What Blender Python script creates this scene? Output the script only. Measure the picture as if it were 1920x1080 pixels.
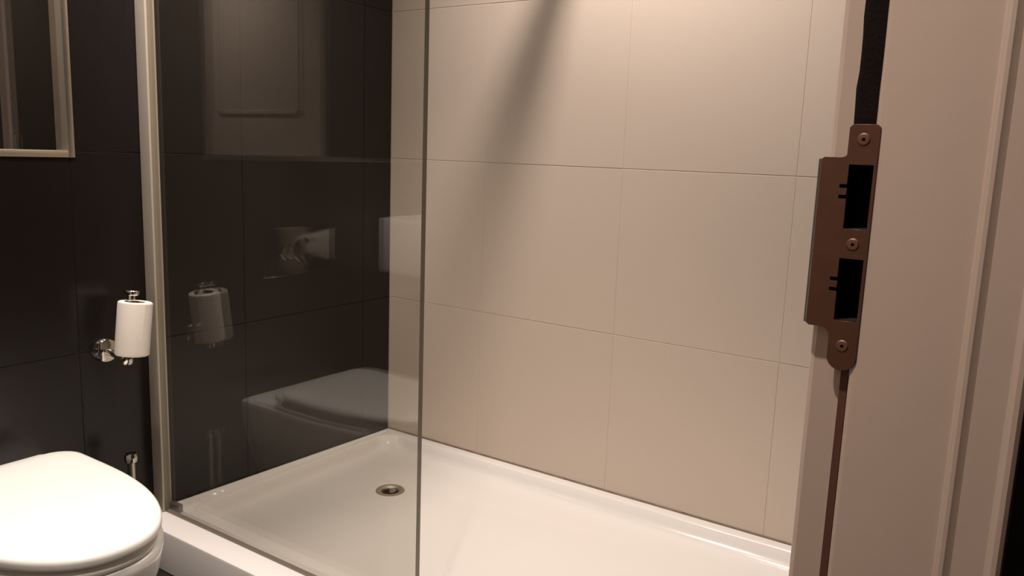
import bpy, bmesh, math, random
from mathutils import Matrix, Vector
random.seed(4)
for o in list(bpy.data.objects): bpy.data.objects.remove(o)
SC = bpy.context.scene
COL = SC.collection

# ------------------------------------------------------------------ camera
# X runs along the dark wall towards the pale tiled wall, Y towards the dark wall, Z up
H = 1.065
cam_d = bpy.data.cameras.new('camera'); cam = bpy.data.objects.new('camera', cam_d); COL.objects.link(cam)
cam_d.sensor_width = 36; cam_d.lens = 1510 / 1920 * 36; cam_d.clip_start = 0.02
M = Matrix(((0.55964832, 0.11681979, -0.8204553, 0), (-0.82796125, 0.12145463, -0.54747506, 0),
            (0.03569217, 0.98569869, 0.16469414, H), (0, 0, 0, 1)))
cam.matrix_world = M
SC.camera = cam
# ------------------------------------------------------------------ world, lamps, exposure
w = bpy.data.worlds.new('world'); SC.world = w; w.use_nodes = True
w.node_tree.nodes['Background'].inputs[0].default_value = (0.5, 0.42, 0.36, 1)
w.node_tree.nodes['Background'].inputs[1].default_value = 0.008
WARM = (1.0, 0.895, 0.83)
def spot(name, loc, target, power, cone, blend, radius=0.03):
    d = bpy.data.lights.new(name, 'SPOT'); o = bpy.data.objects.new(name, d); COL.objects.link(o)
    d.energy = power; d.color = WARM; d.spot_size = math.radians(cone); d.spot_blend = blend; d.shadow_soft_size = radius
    o.location = loc
    o.rotation_euler = (Vector(target) - Vector(loc)).to_track_quat('-Z', 'Y').to_euler()
    return o
spot('downlight_shower', (1.48, 0.944, 2.295), (1.56, 0.90, 0), 98, 134, 0.9, 0.027)
spot('downlight_toilet', (0.84, 1.38, 2.295), (0.82, 1.38, 0), 135, 99, 0.85)
spot('downlight_room', (0.12, 0.42, 2.295), (0.10, 0.42, 0), 76, 110, 0.9)
SC.view_settings.view_transform = 'Standard'; SC.view_settings.look = 'None'
SC.view_settings.gamma = 1; SC.view_settings.use_curve_mapping = False
SC.view_settings.exposure = 0.0

# ------------------------------------------------------------------ helpers
def tag(o, label=None, cat=None, group=None, kind=None):
    for k, v in (('label', label), ('category', cat), ('group', group), ('kind', kind)):
        if v: o[k] = v
    return o
def link(name, me, mat=None, parent=None):
    o = bpy.data.objects.new(name, me); COL.objects.link(o)
    if mat and not me.materials: me.materials.append(mat)
    if parent: o.parent = parent
    return o
def empty(name, loc):
    o = bpy.data.objects.new(name, None); COL.objects.link(o); o.location = loc; o.empty_display_size = 0.05
    return o
def finish(bm, name, smooth=None):
    bmesh.ops.recalc_face_normals(bm, faces=bm.faces)
    me = bpy.data.meshes.new(name); bm.to_mesh(me); bm.free()
    if smooth is not None:
        me.polygons.foreach_set('use_smooth', [True] * len(me.polygons))
        try: me.set_sharp_from_angle(angle=math.radians(smooth))
        except Exception: pass
    return me
def add_box(bm, a, b, bev=0, seg=2):
    r = bmesh.ops.create_cube(bm, size=1)
    vs = r['verts']
    for v in vs:
        v.co = Vector([(a[i] + b[i]) / 2 + v.co[i] * (b[i] - a[i]) for i in range(3)])
    if bev:
        es = list({e for v in vs for e in v.link_edges})
        bmesh.ops.bevel(bm, geom=es, offset=bev, segments=seg, affect='EDGES', profile=0.5)
def box(name, a, b, mat, parent=None, bev=0, seg=2, off=None):
    bm = bmesh.new(); add_box(bm, a, b, bev, seg)
    o = link(name, finish(bm, name, 40 if bev else None), mat, parent)
    return o
def add_lathe(bm, prof, n=32, mat4=None, cap=True):
    rings = []
    for r, z in prof:
        ring = []
        for i in range(n):
            t = 2 * math.pi * i / n
            v = Vector((r * math.cos(t), r * math.sin(t), z))
            ring.append(bm.verts.new(mat4 @ v if mat4 else v))
        rings.append(ring)
    for a, b in zip(rings, rings[1:]):
        for i in range(n):
            bm.faces.new((a[i], a[(i + 1) % n], b[(i + 1) % n], b[i]))
    if cap:
        bm.faces.new(rings[0][::-1]); bm.faces.new(rings[-1])
    return rings
def lathe(name, prof, mat, parent=None, n=32, mat4=None, cap=True, smooth=35):
    bm = bmesh.new(); add_lathe(bm, prof, n, mat4, cap)
    return link(name, finish(bm, name, smooth), mat, parent)
def loft(bm, rings, close_first=True, close_last=True):
    R = [[bm.verts.new(p) for p in r] for r in rings]
    n = len(R[0])
    for a, b in zip(R, R[1:]):
        for i in range(n):
            bm.faces.new((a[i], a[(i + 1) % n], b[(i + 1) % n], b[i]))
    if close_first: bm.faces.new(R[0][::-1])
    if close_last: bm.faces.new(R[-1])
    return R
def rot_to(axis, loc):
    q = Vector((0, 0, 1)).rotation_difference(Vector(axis))
    return Matrix.Translation(loc) @ q.to_matrix().to_4x4()
def tube(name, pts, r, mat, parent=None, n=16):
    bm = bmesh.new(); pts = [Vector(p) for p in pts]; rings = []
    for i, p in enumerate(pts):
        t = (pts[min(i + 1, len(pts) - 1)] - pts[max(i - 1, 0)]).normalized()
        q = Vector((0, 0, 1)).rotation_difference(t)
        rings.append([p + q @ Vector((r * math.cos(2 * math.pi * k / n), r * math.sin(2 * math.pi * k / n), 0)) for k in range(n)])
    loft(bm, rings)
    return link(name, finish(bm, name, 40), mat, parent)

# ------------------------------------------------------------------ materials
def srgb(r, g, b):
    f = lambda c: (c / 255 / 12.92) if c <= 10 else ((c / 255 + 0.055) / 1.055) ** 2.4
    return (f(r), f(g), f(b), 1)
def mat(name, col, rough=0.5, metal=0.0, var=0.0, scale=8, bump=0.0, bscale=200, spec=0.5, coat=0.0):
    m = bpy.data.materials.new(name); m.use_nodes = True; nt = m.node_tree; b = nt.nodes['Principled BSDF']
    b.inputs['Base Color'].default_value = col; b.inputs['Roughness'].default_value = rough; b.inputs['Metallic'].default_value = metal
    b.inputs['Specular IOR Level'].default_value = spec; b.inputs['Coat Weight'].default_value = coat; b.inputs['Coat Roughness'].default_value = 0.05
    tc = nt.nodes.new('ShaderNodeTexCoord')
    if var:
        n = nt.nodes.new('ShaderNodeTexNoise'); n.inputs['Scale'].default_value = scale; n.inputs['Detail'].default_value = 5
        nt.links.new(tc.outputs['Object'], n.inputs['Vector'])
        mx = nt.nodes.new('ShaderNodeMix'); mx.data_type = 'RGBA'
        mx.inputs[6].default_value = tuple(c * (1 - var) for c in col[:3]) + (1,)
        mx.inputs[7].default_value = tuple(min(1, c * (1 + var)) for c in col[:3]) + (1,)
        nt.links.new(n.outputs['Fac'], mx.inputs[0]); nt.links.new(mx.outputs[2], b.inputs['Base Color'])
    if bump:
        n = nt.nodes.new('ShaderNodeTexNoise'); n.inputs['Scale'].default_value = bscale; n.inputs['Detail'].default_value = 3
        nt.links.new(tc.outputs['Object'], n.inputs['Vector'])
        bp = nt.nodes.new('ShaderNodeBump'); bp.inputs['Strength'].default_value = bump; bp.inputs['Distance'].default_value = 0.001
        nt.links.new(n.outputs['Fac'], bp.inputs['Height']); nt.links.new(bp.outputs['Normal'], b.inputs['Normal'])
    return m
def glass_mat(name, tint):
    m = bpy.data.materials.new(name); m.use_nodes = True; nt = m.node_tree; nt.nodes.clear()
    out = nt.nodes.new('ShaderNodeOutputMaterial'); mix = nt.nodes.new('ShaderNodeMixShader')
    tr = nt.nodes.new('ShaderNodeBsdfTransparent'); tr.inputs[0].default_value = tint
    gl = nt.nodes.new('ShaderNodeBsdfGlossy'); gl.inputs['Roughness'].default_value = 0.0; gl.inputs[0].default_value = (1, 1, 1, 1)
    lw = nt.nodes.new('ShaderNodeLayerWeight'); lw.inputs['Blend'].default_value = 0.5
    pw = nt.nodes.new('ShaderNodeMath'); pw.operation = 'POWER'; pw.inputs[1].default_value = 5
    ma = nt.nodes.new('ShaderNodeMath'); ma.operation = 'MULTIPLY_ADD'; ma.inputs[1].default_value = 0.955; ma.inputs[2].default_value = 0.045
    nt.links.new(lw.outputs['Facing'], pw.inputs[0]); nt.links.new(pw.outputs[0], ma.inputs[0]); nt.links.new(ma.outputs[0], mix.inputs[0])
    nt.links.new(tr.outputs[0], mix.inputs[1]); nt.links.new(gl.outputs[0], mix.inputs[2]); nt.links.new(mix.outputs[0], out.inputs[0])
    return m
M_PALE = mat('pale_tile', srgb(205, 189, 174), 0.38, var=0.012, scale=3)
M_PGROUT = mat('pale_grout', srgb(214, 199, 184), 0.6)
M_DARK = mat('dark_tile', srgb(20, 15, 14), 0.27, var=0.06, scale=5)
M_DGROUT = mat('dark_grout', srgb(44, 37, 34), 0.7)
M_FLOOR = mat('floor_tile', srgb(32, 28, 27), 0.3, var=0.1)
M_CEIL = mat('ceiling_paint', srgb(225, 218, 208), 0.9)
M_TRAY = mat('tray_acrylic', srgb(232, 226, 220), 0.16, var=0.01)
M_CER = mat('ceramic', srgb(240, 236, 230), 0.08, coat=0.3)
M_LID = mat('lid_plastic', srgb(242, 238, 230), 0.2)
M_CHROME = mat('chrome', srgb(215, 210, 200), 0.12, 1.0)
M_ALU = mat('satin_aluminium', srgb(205, 196, 182), 0.32, 1.0)
M_PROF = mat('profile_aluminium', srgb(190, 178, 163), 0.4, 0.25)
M_PAPER = mat('tissue_paper', srgb(238, 228, 216), 0.95, bump=0.4, bscale=600)
M_CARD = mat('cardboard', srgb(150, 120, 92), 0.9)
M_GLASS = glass_mat('clear_glass', (0.875, 0.87, 0.845, 1))
M_GEDGE = mat('glass_edge', srgb(134, 128, 110), 0.2, var=0.1, scale=4)
M_MIRROR = mat('mirror_silver', (0.86, 0.86, 0.85, 1), 0.01, 1.0)
M_FRAME = mat('frame_paint', srgb(196, 174, 158), 0.42, var=0.03, scale=6, bump=0.15, bscale=60)
M_DOOR = mat('door_paint', srgb(205, 190, 175), 0.4)
M_PLATE = mat('worn_bronze', srgb(108, 76, 62), 0.42, 0.75, var=0.22, scale=45)
M_SCREW = mat('screw_metal', srgb(128, 92, 75), 0.55, 0.75)
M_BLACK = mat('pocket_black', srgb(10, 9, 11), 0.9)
M_RUB = mat('gasket_rubber', srgb(24, 16, 14), 0.85, var=0.3, scale=150, bump=0.5, bscale=300, spec=0.1)
M_PLASTIC = mat('grey_plastic', srgb(95, 86, 76), 0.4)
M_SEAL = mat('clear_seal', srgb(140, 130, 114), 0.4)
M_HALL = mat('hall_paint', srgb(70, 62, 66), 0.9)
M_SIL = mat('sealant', srgb(150, 134, 118), 0.6, var=0.5, scale=40)

# ------------------------------------------------------------------ dimensions
XW, YD, ZF, ZC = 1.962, 1.797, 0.045, 2.32      # pale wall, dark wall, floor, ceiling
XL = -0.95                                       # far left wall
YW = 0.138                                       # room face of the door wall
P = 0.4525                                       # tile pitch
Z1 = 0.1305                                      # first tile joint at the tray rim

def struct(o): o['kind'] = 'structure'; return o

# ------------------------------------------------------------------ room shell
struct(box('ceiling', (XL - .1, YW - .14, ZC), (XW + .1, YD + .12, ZC + .1), M_CEIL))
floor = struct(box('floor', (XL - .1, -1.4, ZF - .1), (XW + .1, YD + .12, ZF - .0015), M_DGROUT))
def tile_mesh(name, dx, dz, depth=0.004, bev=0.0006):
    """a slab whose face looks along -Y with the origin at its lower left front corner"""
    bm = bmesh.new(); add_box(bm, (0, 0, 0), (dx, depth, dz), bev, 2)
    return finish(bm, name)
TILES = {}
def tile(parent, kind, origin, dx, dz, rotz, m, jit=0.0):
    key = (kind, round(dx, 4), round(dz, 4))
    if key not in TILES: TILES[key] = tile_mesh('tile', dx, dz)
    o = link('tile', TILES[key], m, parent)
    o.location = origin; o.rotation_euler = (0, 0, rotz)
    return o
G = 0.0022
# pale wall (faces -X)
wall_right = struct(box('wall_right', (XW + .0010, -0.1, ZF), (XW + .12, YD + .12, ZC), M_PGROUT))
yj = [0.968 - 2 * P, 0.968 - P, 0.968, 0.968 + P, YD]
zj = [Z1 + i * P for i in range(5)] + [ZC]
for a, b in zip([YW] + yj[1:-1], yj[1:]):
    for c, d in zip(zj, zj[1:]):
        dy, dz = b - a - .0008, d - c - G
        if dy < .02: continue
        # rotated by -90 degrees: local x -> -Y, local y (depth) -> +X
        tile(wall_right, 'pale', (XW + random.uniform(-.0002, .0002), b - .0004, c + G / 2), dy, dz, -math.pi / 2, M_PALE)
# dark wall (faces -Y) with a shallow recess for the framed mirror
MX0, MX1, MZ0, MZ1 = -0.40, 0.934, 1.034, 1.94
bm = bmesh.new()
add_box(bm, (XL - .1, YD + .03, ZF), (XW + .12, YD + .14, ZC))
add_box(bm, (XL, YD + .0018, ZF), (XW, YD + .03, MZ0))
add_box(bm, (MX1, YD + .0018, MZ0), (XW, YD + .03, ZC))
add_box(bm, (XL, YD + .0018, MZ0), (MX0, YD + .03, ZC))
add_box(bm, (MX0, YD + .0018, MZ1), (MX1, YD + .03, ZC))
wall_back = struct(link('wall_back', finish(bm, 'wall_back'), M_DGROUT))
xj = [XL] + [MX1 + i * P for i in range(-4, 3)] + [XW]
zj2 = [ZF, Z1] + [Z1 + i * P for i in range(1, 5)] + [ZC]
for a, b in zip(xj, xj[1:]):
    for c, d in zip(zj2, zj2[1:]):
        if c > MZ0 - .02 and a > MX0 - .2 and b < MX1 + .02:   # mirror field
            if c < MZ1 - .1: continue
        if b - a < .03: continue
        tile(wall_back, 'dark', (a + .0004, YD + random.uniform(-.0002, .0002), c + G / 2), b - a - .0008, d - c - G, 0, M_DARK)
# left wall and door wall, not in view directly
struct(box('wall_left', (XL - .12, YW - .14, ZF), (XL, YD + .12, ZC), M_DARK))
DX0, DX1 = -0.255, 0.600
bm = bmesh.new()
add_box(bm, (DX1 + .045, 0.004, ZF), (XW + .002, YW, ZC))
add_box(bm, (XL, 0.004, ZF), (DX0 - .045, YW, ZC))
add_box(bm, (DX0 - .045, 0.004, 2.10), (DX1 + .045, YW, ZC))
struct(link('wall_front', finish(bm, 'wall_front'), M_DARK))
# hallway wall behind the door wall, seen as the dark sliver beside the frame
struct(box('wall_hall', (2.6, -2.2, ZF), (2.7, 0.004, ZC), M_HALL))

# floor tiles
for i in range(-2, 5):
    for j in range(-1, 4):
        x0, y0 = 0.20 + i * P, 0.2 + j * P
        x1, y1 = min(x0 + P - G, XW), min(y0 + P - G, YD)
        x0 = max(x0, XL); y0 = max(y0, YW)
        if x1 - x0 < .05 or y1 - y0 < .05: continue
        bm = bmesh.new(); add_box(bm, (x0, y0, ZF - .004), (x1, y1, ZF), .0008, 1)
        link('tile', finish(bm, 'floor_tile', 50), M_FLOOR, floor)

# ------------------------------------------------------------------ door frame (jamb on the right)
def jamb_profile():
    # (x, y) going round; the visible reveal faces -X
    return [(0.648, 0.1395), (0.616, 0.1395), (0.6115, 0.1382), (0.6095, 0.1350),           # room edge, rounded
            (0.6095, 0.1135), (0.6150, 0.1130), (0.6150, 0.1095), (0.6045, 0.1090),         # rebate face, gasket slot
            (0.6020, 0.1080), (0.6012, 0.1055), (0.6012, 0.0410),                           # stop face
            (0.6000, 0.0395), (0.5978, 0.0388), (0.5965, 0.0370), (0.5965, 0.0345), (0.5980, 0.0325),
            (0.5992, 0.0300), (0.5992, 0.0110), (0.5980, 0.0085), (0.5965, 0.0070), (0.5965, 0.0040), (0.5985, 0.0015), (0.6030, 0.0000), (0.648, 0.0000)]
bm = bmesh.new()
pr = jamb_profile()
loft(bm, [[(x, y, z) for x, y in pr] for z in (ZF, 2.09)])
jm = finish(bm, 'trim_1', 25); jm.materials.append(M_FRAME)
trim = struct(link('trim_1', jm))
# mortise pockets cut into the jamb behind the strike plate
POCKETS = [(1.0210, 1.0660), (0.9555, 1.0005)]
bm = bmesh.new()
for a, b in POCKETS: add_box(bm, (0.590, 0.1060, a), (0.640, 0.1290, b))
cutter = link('pocket_cutter', finish(bm, 'pocket_cutter'), M_BLACK)
md = trim.modifiers.new('pockets', 'BOOLEAN'); md.operation = 'DIFFERENCE'; md.object = cutter; md.solver = 'EXACT'
bpy.context.view_layer.update()
dg = bpy.context.evaluated_depsgraph_get()
nm = bpy.data.meshes.new_from_object(trim.evaluated_get(dg))
trim.modifiers.clear(); trim.data = nm
bpy.data.objects.remove(cutter)
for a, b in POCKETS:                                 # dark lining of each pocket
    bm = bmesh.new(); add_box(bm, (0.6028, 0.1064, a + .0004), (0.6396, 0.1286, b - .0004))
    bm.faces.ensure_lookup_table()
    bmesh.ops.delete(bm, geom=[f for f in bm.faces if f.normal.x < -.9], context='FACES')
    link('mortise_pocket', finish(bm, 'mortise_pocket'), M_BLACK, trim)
# the other jamb and the head, out of view
bm = bmesh.new(); loft(bm, [[(2 * 0.1725 - x, y, z) for x, y in pr] for z in (ZF, 2.09)])
struct(link('trim_2', finish(bm, 'trim_2', 25), M_FRAME))
struct(box('trim_3', (DX0 - .045, 0, 2.09), (DX1 + .045, 0.1395, 2.14), M_FRAME, bev=.003))
# rubber gasket: thick and ragged above the plate, a thin brown bead below it
bm = bmesh.new(); rings = []
z = 1.0935
while z < 2.08:
    j = random.uniform(-.0006, .0006)
    rings.append([(0.6035 + j, 0.1085, z), (0.6028 + j, 0.1205 + j, z), (0.6060, 0.1240 + j, z), (0.6120, 0.1240, z), (0.6120, 0.1085, z)])
    z += 0.012
loft(bm, rings)
g = link('gasket', finish(bm, 'gasket', 60), M_RUB, trim); g['label'] = 'black ragged rubber gasket'
M_BEAD = mat('brown_bead', srgb(92, 56, 44), 0.7)
box('gasket_bead', (0.6060, 0.1098, ZF), (0.6120, 0.1150, 0.9205), M_BEAD, trim)
# white door leaf swung open on the far side, visible only in the mirror
door = struct(box('door_1', (DX0 - .04, YW + .006, ZF + .008), (DX0, YW + .83, 2.08), M_DOOR, bev=.003))
for z0, z1 in ((0.25, 0.95), (1.20, 1.95)):
    bm = bmesh.new()
    ya, yb, xx = YW + .14, YW + .70, DX0
    for a, b in (((xx, ya, z0), (xx + .006, yb, z0 + .018)), ((xx, ya, z1 - .018), (xx + .006, yb, z1)),
                 ((xx, ya, z0), (xx + .006, ya + .018, z1)), ((xx, yb - .018, z0), (xx + .006, yb, z1))):
        add_box(bm, a, b, .002, 1)
    link('panel_moulding', finish(bm, 'panel_moulding'), M_DOOR, door)

# ------------------------------------------------------------------ strike plate
sp = empty('strike_plate', (0.606, 0.1235, 0.920))
tag(sp, 'worn brown metal strike plate with two dark slots set in the door frame', 'strike plate')
def local(o, root):
    o.parent = root; o.matrix_parent_inverse = Matrix.Translation(-root.location); return o
T0, T1 = 0.6005, 0.6020                              # plate thickness in X
bm = bmesh.new()
# outline pieces built on a grid in (y, z): list of cells kept
ys = [0.1045, 0.1065, 0.1228, 0.1245, 0.1270, 0.1400]
def rnd(y0, z0, y1, z1):                              # flat plate cell
    add_box(bm, (T0, y0, z0), (T1, y1, z1))
Yr, Ye, Yi, Yl = 0.1050, 0.1066, 0.1230, 0.1412       # right edge, hole right, hole left, lip edge
outline_z = dict(top=1.0930, m1=1.0705, h1t=1.0660, h1b=1.0212, h2t=1.0003, h2b=0.9557, m0=0.9500, bot=0.9195)
def plate_outline():
    pts = []
    # upper tab, square shoulders
    pts += [(Yr, 1.0910), (Yr + .002, 1.0930), (0.1225, 1.0930), (0.1245, 1.0910), (0.1245, 1.0725), (0.1255, 1.0712), (0.1275, 1.0705)]
    pts += [(0.1395, 1.0705), (Yl, 1.0690)]
    pts += [(Yl, 0.9515), (0.1395, 0.9500)]
    pts += [(0.1300, 0.9500), (0.1265, 0.9485), (0.1248, 0.9450), (0.1245, 0.9420)]
    cy, r = (Yr + 0.1245) / 2, (0.1245 - Yr) / 2
    for k in range(0, 11):
        t = math.pi * k / 10
        pts.append((cy + r * math.cos(t), 0.9290 - r * math.sin(t) * 0.95))
    return pts
po = plate_outline()
def curve_fill(outline, holes):
    cu = bpy.data.curves.new('tmp', 'CURVE'); cu.dimensions = '2D'; cu.fill_mode = 'BOTH'; cu.extrude = (T1 - T0) / 2; cu.bevel_depth = 0.0003
    for loop in [outline] + holes:
        s = cu.splines.new('POLY'); s.points.add(len(loop) - 1); s.use_cyclic_u = True
        for p, (a, b) in zip(s.points, loop): p.co = (a, b, 0, 1)
    ob = bpy.data.objects.new('tmp', cu); COL.objects.link(ob); bpy.context.view_layer.update()
    me = bpy.data.meshes.new_from_object(ob.evaluated_get(bpy.context.evaluated_depsgraph_get()))
    bpy.data.objects.remove(ob)
    for v in me.vertices:                              # curve (a, b, c) -> world (x = mid - c, y = a, z = b)
        a, b, c = v.co; v.co = ((T0 + T1) / 2 - c, a, b)
    return me
def slot(z0, z1):                                      # slot with two small notches on its left side
    zn = z0 + (z1 - z0) * .60
    return [(Ye, z0), (Yi, z0), (Yi, zn - .0062), (Yi + .0050, zn - .0062), (Yi + .0050, zn - .0032), (Yi, zn - .0032),
            (Yi, zn + .0012), (Yi + .0050, zn + .0012), (Yi + .0050, zn + .0042), (Yi, zn + .0042), (Yi, z1), (Ye, z1)]
pm = curve_fill(po, [slot(*POCKETS[0]), slot(*POCKETS[1])])
local(link('plate', pm, M_PLATE), sp)
bm = bmesh.new()                                       # rolled lip along the room edge
rings = []
for z in (0.9512, 1.0692):
    rings.append([(T1, 0.1360, z), (T0 - .0002, 0.1372, z), (T0 + .0006, 0.1415, z), (T0 + .0030, 0.1440, z), (T0 + .0085, 0.1446, z), (T0 + .0085, 0.1432, z), (T0 + .0036, 0.1426, z), (T1 + .0004, 0.1412, z)])
loft(bm, rings)
local(link('lip', finish(bm, 'lip', 50), M_ALU), sp)['label'] = 'polished curved lip'
for z, y in ((1.0830, 0.1150), (1.0105, 0.1150), (0.9375, 0.1150)):
    s = lathe('screw', [(0.0046, 0), (0.0046, 0.0004), (0.0036, 0.0012), (0.0012, 0.0013), (0.0011, 0.0005)], M_SCREW, None, 20, rot_to((-1, 0, 0), (T0 + .0002, y, z)))
    local(s, sp)

# ------------------------------------------------------------------ shower tray
def rrect(x0, y0, x1, y1, r, z, n=8):
    pts = []
    for cx, cy, a0 in ((x1 - r, y1 - r, 0), (x0 + r, y1 - r, 90), (x0 + r, y0 + r, 180), (x1 - r, y0 + r, 270)):
        for k in range(n + 1):
            t = math.radians(a0 + 90 * k / n)
            pts.append((cx + r * math.cos(t), cy + r * math.sin(t), z))
    return pts
TX0, TX1, TY0, TY1 = 1.042, XW - .0005, YW + .004, YD - .0005
DRX, DRY, DRZ = 1.672, 1.520, 0.0770
def inner(d, z, r): return rrect(TX0 + .122 + d, TY0 + .06 + d, TX1 - .034 - d, TY1 - .034 - d, r, z)
rings = [rrect(TX0, TY0, TX1, TY1, .004, ZF + .001), rrect(TX0, TY0, TX1, TY1, .004, .122), rrect(TX0 + .0015, TY0 + .0015, TX1 - .0015, TY1 - .0015, .004, .1265),
         rrect(TX0 + .005, TY0 + .005, TX1 - .005, TY1 - .005, .004, .1285),
         inner(-.004, .1285, .060), inner(0, .1278, .060), inner(.003, .1250, .062), inner(.011, .1080, .070), inner(.020, .0950, .080), inner(.032, .0885, .090),
         inner(.055, .0855, .105), inner(.10, .0840, .11)]
ncirc = len(rings[0])
def circ(r, z):
    out = []
    for i in range(ncirc):
        c, k = divmod(i, 9)
        t = math.radians(90 * c + 90 * k / 8 * 0.999)
        out.append((DRX + r * math.cos(t), DRY + r * math.sin(t), z))
    return out
def raise_sill(p):                                      # the front edge that carries the glass stands a little higher
    x, y, z = p
    if z < .11 or x > 1.165: return p
    k = min(1, max(0, (1.165 - x) / .032)); k = k * k * (3 - 2 * k)
    return (x, y, z + .020 * k)
rings.insert(4, rrect(TX0 + .090, TY0 + .010, TX1 - .010, TY1 - .010, .006, .1285))
rings.insert(5, rrect(TX0 + .106, TY0 + .020, TX1 - .020, TY1 - .020, .010, .1285))
rings = [[raise_sill(p) for p in q] for q in rings]
bm = bmesh.new()
cA, cB = rings[-1], circ(.055, DRZ + .001)
for q in (.15, .32, .5, .68, .82, .92): rings.append([tuple(a[i] + (b[i] - a[i]) * q for i in range(3)) for a, b in zip(cA, cB)])
rings += [cB, circ(.043, DRZ), circ(.040, DRZ - .004), circ(.038, DRZ - .02)]
loft(bm, rings)
tray = link('shower_tray', finish(bm, 'shower_tray', 38), M_TRAY)
tag(tray, 'low white shower tray in the corner behind the glass screen', 'shower tray')
dr = empty('shower_drain', (DRX, DRY, DRZ)); tag(dr, 'round chrome drain set in the white shower tray', 'drain')
M_DRING = mat('drain_ring_satin', srgb(176, 164, 146), 0.45, 0.5)
M_DRAINDK = mat('drain_dark', srgb(60, 54, 46), 0.4, 0.3)
lathe('drain_ring', [(.0405, -.003), (.0405, .0012), (.037, .0022), (.030, .0005), (.026, -.004), (.026, -.010)], M_DRING, dr, 40, cap=False)
lathe('drain_well', [(.0262, -.009), (.0262, -.012), (.001, -.0121)], M_DRAINDK, dr, 32, cap=False)
lathe('drain_cap', [(.004, -.012), (.004, -.004), (.017, -.003), (.017, -.001), (.010, .0008), (.001, .0012)], M_CHROME, dr, 32)
# sealant joint along both walls (dark and stained along the pale wall)
bm = bmesh.new()
n = 40
for (ax, ay), (bx_, by) in (((XW, YW + .02), (XW, YD - .002)),):
    for i in range(n):
        t0, t1 = i / n, (i + 1) / n
        y0, y1 = ay + (by - ay) * t0, ay + (by - ay) * t1
        h_ = .0004 + random.random() ** 3 * .0022
        add_box(bm, (XW - h_, y0, .128), (XW + .001, y1, .1305 + h_ * .6))
local_seal = link('sealant_bead', finish(bm, 'sealant'), M_SIL, tray)

# ------------------------------------------------------------------ glass shower screen
XG, GT = 1.112, 0.012
GY0, GZ0, GZ1 = 0.938, 0.1490, 2.085
sc = empty('shower_screen', (XG, YD, GZ0))
tag(sc, 'fixed clear glass shower screen with chrome wall profile on the tray edge', 'shower screen')
bm = bmesh.new(); add_box(bm, (XG - GT / 2, GY0, GZ0 + .003), (XG + GT / 2, YD - .010, GZ1))
bm.faces.ensure_lookup_table(); bm.normal_update()
for f in bm.faces: f.material_index = 0 if abs(f.normal.x) > .9 or f.normal.z < -.9 else 1
pm = finish(bm, 'glass_pane'); pm.materials.append(M_GLASS); pm.materials.append(M_GEDGE)
local(link('glass_pane', pm), sc)
bm = bmesh.new()
add_box(bm, (XG - .0125, YD - .040, GZ0), (XG - .0064, YD, GZ1), .0020, 4)
add_box(bm, (XG + .0064, YD - .040, GZ0), (XG + .0120, YD, GZ1), .0015, 2)
add_box(bm, (XG - .0100, YD - .008, GZ0), (XG + .0100, YD - .0005, GZ1))
local(link('wall_profile', finish(bm, 'wall_profile', 40), M_PROF), sc)
local(box('glazing_gasket', (XG - .0064, YD - .0395, GZ0 + .002), (XG + .0064, YD - .012, GZ1), M_SEAL), sc)
local(box('bottom_seal', (XG - GT / 2, GY0, GZ0 - .0005), (XG + GT / 2, YD - .041, GZ0 + .0028), M_SEAL), sc)
cl = local(box('clamp', (XG + .006, YD - .075, GZ0), (XG + .020, YD - .036, GZ0 + .020), M_PLASTIC, bev=.003), sc)
BZ = 2.065; BY = 1.021
bar = tube('support_bar', [(XG, BY, BZ), (XW - .006, BY, BZ)], .0135, M_CHROME, None, 20); local(bar, sc)
cp = lathe('bar_flange', [(.024, 0), (.024, .006), (.012, .012)], M_CHROME, None, 28, rot_to((-1, 0, 0), (XW, BY, BZ))); local(cp, sc)
local(box('bar_clamp', (XG - .018, BY - .018, BZ - .020), (XG + .018, BY + .018, BZ + .022), M_CHROME, bev=.004), sc)

# ------------------------------------------------------------------ framed mirror
mr = empty('wall_mirror', (MX1, YD, MZ0)); tag(mr, 'wide framed mirror with satin metal edge recessed in the dark tiles', 'mirror')
DEP = 0.022
local(box('mirror_glass', (MX0 + .001, YD + DEP, MZ0 + .001), (MX1 - .001, YD + .0285, MZ1 - .001), M_MIRROR), mr)
L = .012
def frame_bar(a0, a1, b0, b1, lip):
    bm = bmesh.new(); add_box(bm, a0, a1); add_box(bm, b0, b1, .0008, 2)
    local(link('frame_bar', finish(bm, 'frame_bar', 40), M_ALU), mr)
t = .0022
frame_bar((MX1 - t, YD - .001, MZ0), (MX1, YD + DEP + .002, MZ1), (MX1 - t, YD - .0035, MZ0 - L), (MX1 + L, YD - .0006, MZ1 + L), 0)
frame_bar((MX0, YD - .001, MZ0), (MX0 + t, YD + DEP + .002, MZ1), (MX0 - L, YD - .0035, MZ0 - L), (MX0 + t, YD - .0006, MZ1 + L), 0)
frame_bar((MX0, YD - .001, MZ0), (MX1, YD + DEP + .002, MZ0 + t), (MX0, YD - .0033, MZ0 - L), (MX1, YD - .0006, MZ0 + t), 0)
frame_bar((MX0, YD - .001, MZ1 - t), (MX1, YD + DEP + .002, MZ1), (MX0, YD - .0033, MZ1 - t), (MX1, YD - .0006, MZ1 + L), 0)

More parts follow.
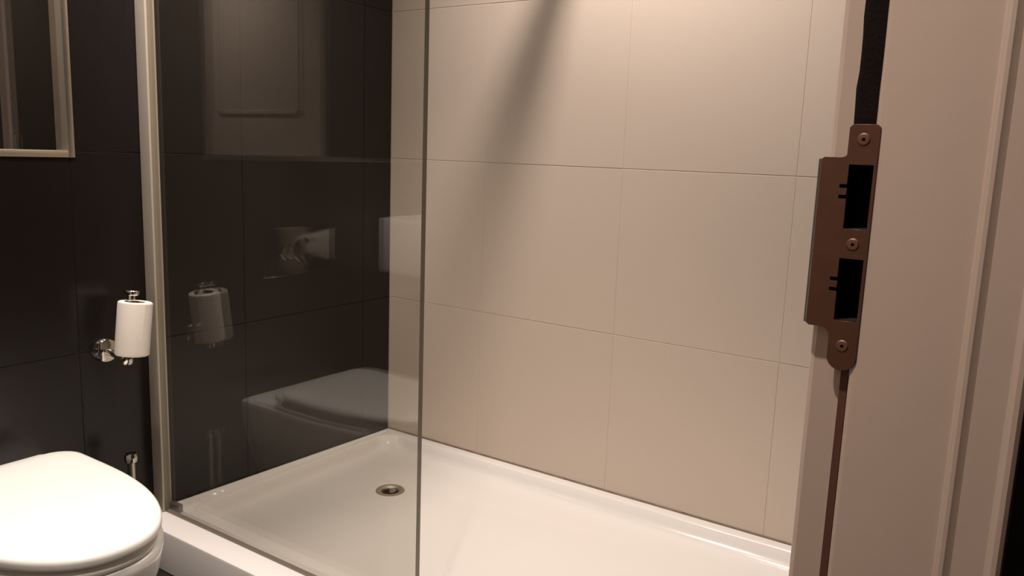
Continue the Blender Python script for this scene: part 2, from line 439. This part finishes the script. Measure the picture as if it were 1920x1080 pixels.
# ------------------------------------------------------------------ wall-hung toilet
TCX = 0.670
def dshape(a, yf, yc, yb, rb, z, cx=TCX, nexp=2.2, nf=40, ns=4, nc=6):
    pts = []
    for k in range(nf + 1):                            # front half, right to left
        t = math.pi * k / nf
        c, s = math.cos(t), math.sin(t)
        pts.append((cx + a * math.copysign(abs(c) ** (2 / nexp), c), yc - (yc - yf) * abs(s) ** (2 / nexp), z))
    for k in range(1, ns): pts.append((cx - a, yc + (yb - rb - yc) * k / ns, z))
    for k in range(nc + 1):
        t = math.pi / 2 * k / nc
        pts.append((cx - a + rb - rb * math.cos(t), yb - rb + rb * math.sin(t), z))
    for k in range(nc + 1):
        t = math.pi / 2 * k / nc
        pts.append((cx + a - rb + rb * math.sin(t), yb - rb + rb * math.cos(t), z))
    for k in range(1, ns): pts.append((cx + a, yb - rb + (yc - yb + rb) * k / ns, z))
    return pts
to = empty('toilet', (TCX, YD, ZF)); tag(to, 'white wall-hung toilet with closed rounded lid', 'toilet')
bm = bmesh.new()
rings = []
for a, yf, z in ((.085, 1.46, .100), (.105, 1.40, .108), (.128, 1.33, .150), (.150, 1.265, .210), (.166, 1.222, .265), (.176, 1.200, .315), (.180, 1.191, .352), (.180, 1.190, .364), (.178, 1.192, .369), (.172, 1.199, .371)):
    rings.append(dshape(a, yf, 1.54, YD - .001, .012, z))
loft(bm, rings)
local(link('bowl', finish(bm, 'bowl', 40), M_CER), to)
def slab(name, ins, z0, z1, dome, m, yb=1.690, rb=.055, e=.006):
    A, YF, YB = .176 - ins, 1.186 + ins, yb - ins * .5
    d = lambda i, z: dshape(A - i, YF + i, 1.545, YB - i, max(rb - i * .6, .004), z)
    rg = [d(e * .7, z0), d(e * .2, z0 + e * .3), d(0, z0 + e), d(0, z1 - e * 1.6), d(e * .25, z1 - e * .8), d(e * .9, z1 - e * .25), d(e * 2, z1), d(.04, z1 + dome * .5), d(.09, z1 + dome * .85), d(.14, z1 + dome)]
    bm = bmesh.new(); loft(bm, rg)
    return local(link(name, finish(bm, name, 50), m), to)
slab('seat', .006, .3725, .3900, 0, M_LID)
slab('lid', .0, .3925, .4140, .004, M_LID)
for s in (-1, 1):
    h = lathe('hinge', [(.013, 0), (.013, .022), (.010, .025)], M_CHROME, None, 20, Matrix.Translation((TCX + s * .078, 1.712, .3715))); local(h, to)

# flush plate on the wall above
fp = empty('flush_plate', (0.650, YD, 0.700)); tag(fp, 'satin chrome flush plate with round buttons above the toilet', 'flush plate')
local(box('plate', (0.526, YD - .011, 0.698), (0.770, YD - .0005, 0.838), M_CHROME, bev=.004), fp)
for x, r in ((0.628, .036), (0.690, .024)):
    b = lathe('button', [(r, 0), (r, .004), (r - .004, .0065), (.001, .0055)], M_CHROME, None, 36, rot_to((0, -1, 0), (x, YD - .010, 0.768))); local(b, fp)

# ------------------------------------------------------------------ toilet roll holder and roll (the post leans a little)
HX, HY, HZ = 0.997, YD - .085, 0.572
hd = empty('toilet_roll_holder', (0.990, YD, 0.581)); tag(hd, 'chrome upright toilet roll holder with round rosette on dark tiles', 'roll holder')
LEAN = Matrix.Translation((HX, HY, HZ)) @ Matrix.Rotation(math.radians(6.5), 4, 'Y')
local(lathe('rosette', [(.029, 0), (.029, .010), (.026, .017), (.017, .021), (.001, .022)], M_CHROME, None, 36, rot_to((0, -1, 0), (0.990, YD, 0.581))), hd)
local(tube('arm', [(0.990, YD - .018, 0.580), (0.992, YD - .045, 0.577), (0.995, YD - .070, 0.5725), (HX, HY, HZ)], .0085, M_CHROME, None, 18), hd)
local(lathe('post', [(.0105, -.012), (.0125, -.008), (.0125, .002), (.0085, .006), (.0085, .146), (.0150, .147), (.0160, .150), (.0160, .156), (.0145, .158)], M_CHROME, None, 28, LEAN), hd)
rl = empty('toilet_roll', (HX, HY, HZ + .008)); tag(rl, 'white toilet paper roll on the upright chrome holder', 'toilet roll')
RP = LEAN @ Matrix.Translation((.005, -.008, .010))
bm = bmesh.new()
prof = [(.0215, 0), (.0340, 0), (.0360, .0018), (.0366, .006), (.0366, .117), (.0360, .121), (.0340, .1225), (.0225, .1225), (.0215, .120)]
R_ = add_lathe(bm, prof, 48, RP, cap=False)
for i in range(48): bm.faces.new((R_[-1][i], R_[-1][(i + 1) % 48], R_[0][(i + 1) % 48], R_[0][i]))
local(link('paper', finish(bm, 'paper', 35), M_PAPER), rl)
bm = bmesh.new(); R_ = add_lathe(bm, [(.0214, .001), (.0214, .1215), (.0202, .1215), (.0202, .001)], 32, RP, cap=False)
for i in range(32): bm.faces.new((R_[-1][i], R_[-1][(i + 1) % 32], R_[0][(i + 1) % 32], R_[0][i]))
local(link('core', finish(bm, 'core', 35), M_CARD), rl)
RLO, RLI = .0374, .0367
# loose end of the paper, a thin sheet hugging the roll on the right
bm = bmesh.new(); rr = []
for z in (.003, .1195):
    rg = []
    for k in range(9):
        t = math.radians(-95 + k * 11 + (8 if z > .1 else 0)); rg.append(RP @ Vector((RLO * math.cos(t), RLO * math.sin(t), z)))
    for k in range(8, -1, -1):
        t = math.radians(-95 + k * 11 + (8 if z > .1 else 0)); rg.append(RP @ Vector((RLI * math.cos(t), RLI * math.sin(t), z)))
    rr.append(rg)
loft(bm, rr)
local(link('loose_sheet', finish(bm, 'loose_sheet', 60), M_PAPER), rl)

# ------------------------------------------------------------------ toilet brush
bx, by = 0.998, YD - .080
br = empty('toilet_brush', (bx, by, ZF)); tag(br, 'chrome toilet brush standing in its holder beside the toilet', 'toilet brush')
def at(o): o.location = (0, 0, 0); return o
M_CUP = mat('brushed_cup', srgb(120, 114, 106), 0.3, 0.8)
lathe('cup', [(.046, 0), (.048, .004), (.048, .130), (.046, .134), (.044, .130), (.044, .01)], M_CUP, br, 36)
lathe('collar', [(.012, .130), (.036, .131), (.038, .136), (.030, .143), (.010, .147)], M_CHROME, br, 32)
lathe('handle', [(.0085, .02), (.0085, .276), (.0095, .278)], M_ALU, br, 24)
lathe('knob', [(.0095, .276), (.0135, .279), (.0145, .286), (.0145, .292), (.0120, .2985), (.006, .3005)], M_CHROME, br, 28)

# ------------------------------------------------------------------ washbasin (seen only in the reflections of the glass)
ba = empty('washbasin', (0.02, YD, 0.66)); tag(ba, 'white rectangular wall-hung washbasin mirrored in the glass screen', 'washbasin')
bm = bmesh.new()
R2 = lambda i, z, r: rrect(-0.28 + i, 1.36 + i, 0.318 - i, YD - .001 - i * .3, r, z)
loft(bm, [R2(.02, .668, .02), R2(.004, .676, .02), R2(0, .69, .02), R2(0, .838, .02), R2(.003, .845, .018), R2(.010, .848, .016), R2(.030, .848, .03), R2(.036, .842, .04), R2(.046, .78, .06), R2(.09, .735, .08), R2(.16, .728, .05)])
local(link('basin_bowl', finish(bm, 'basin', 40), M_CER), ba)
b = lathe('basin_drain', [(.026, 0), (.026, .003), (.02, .004), (.001, .005)], M_CHROME, None, 28, Matrix.Translation((0.02, 1.57, .7275))); local(b, ba)
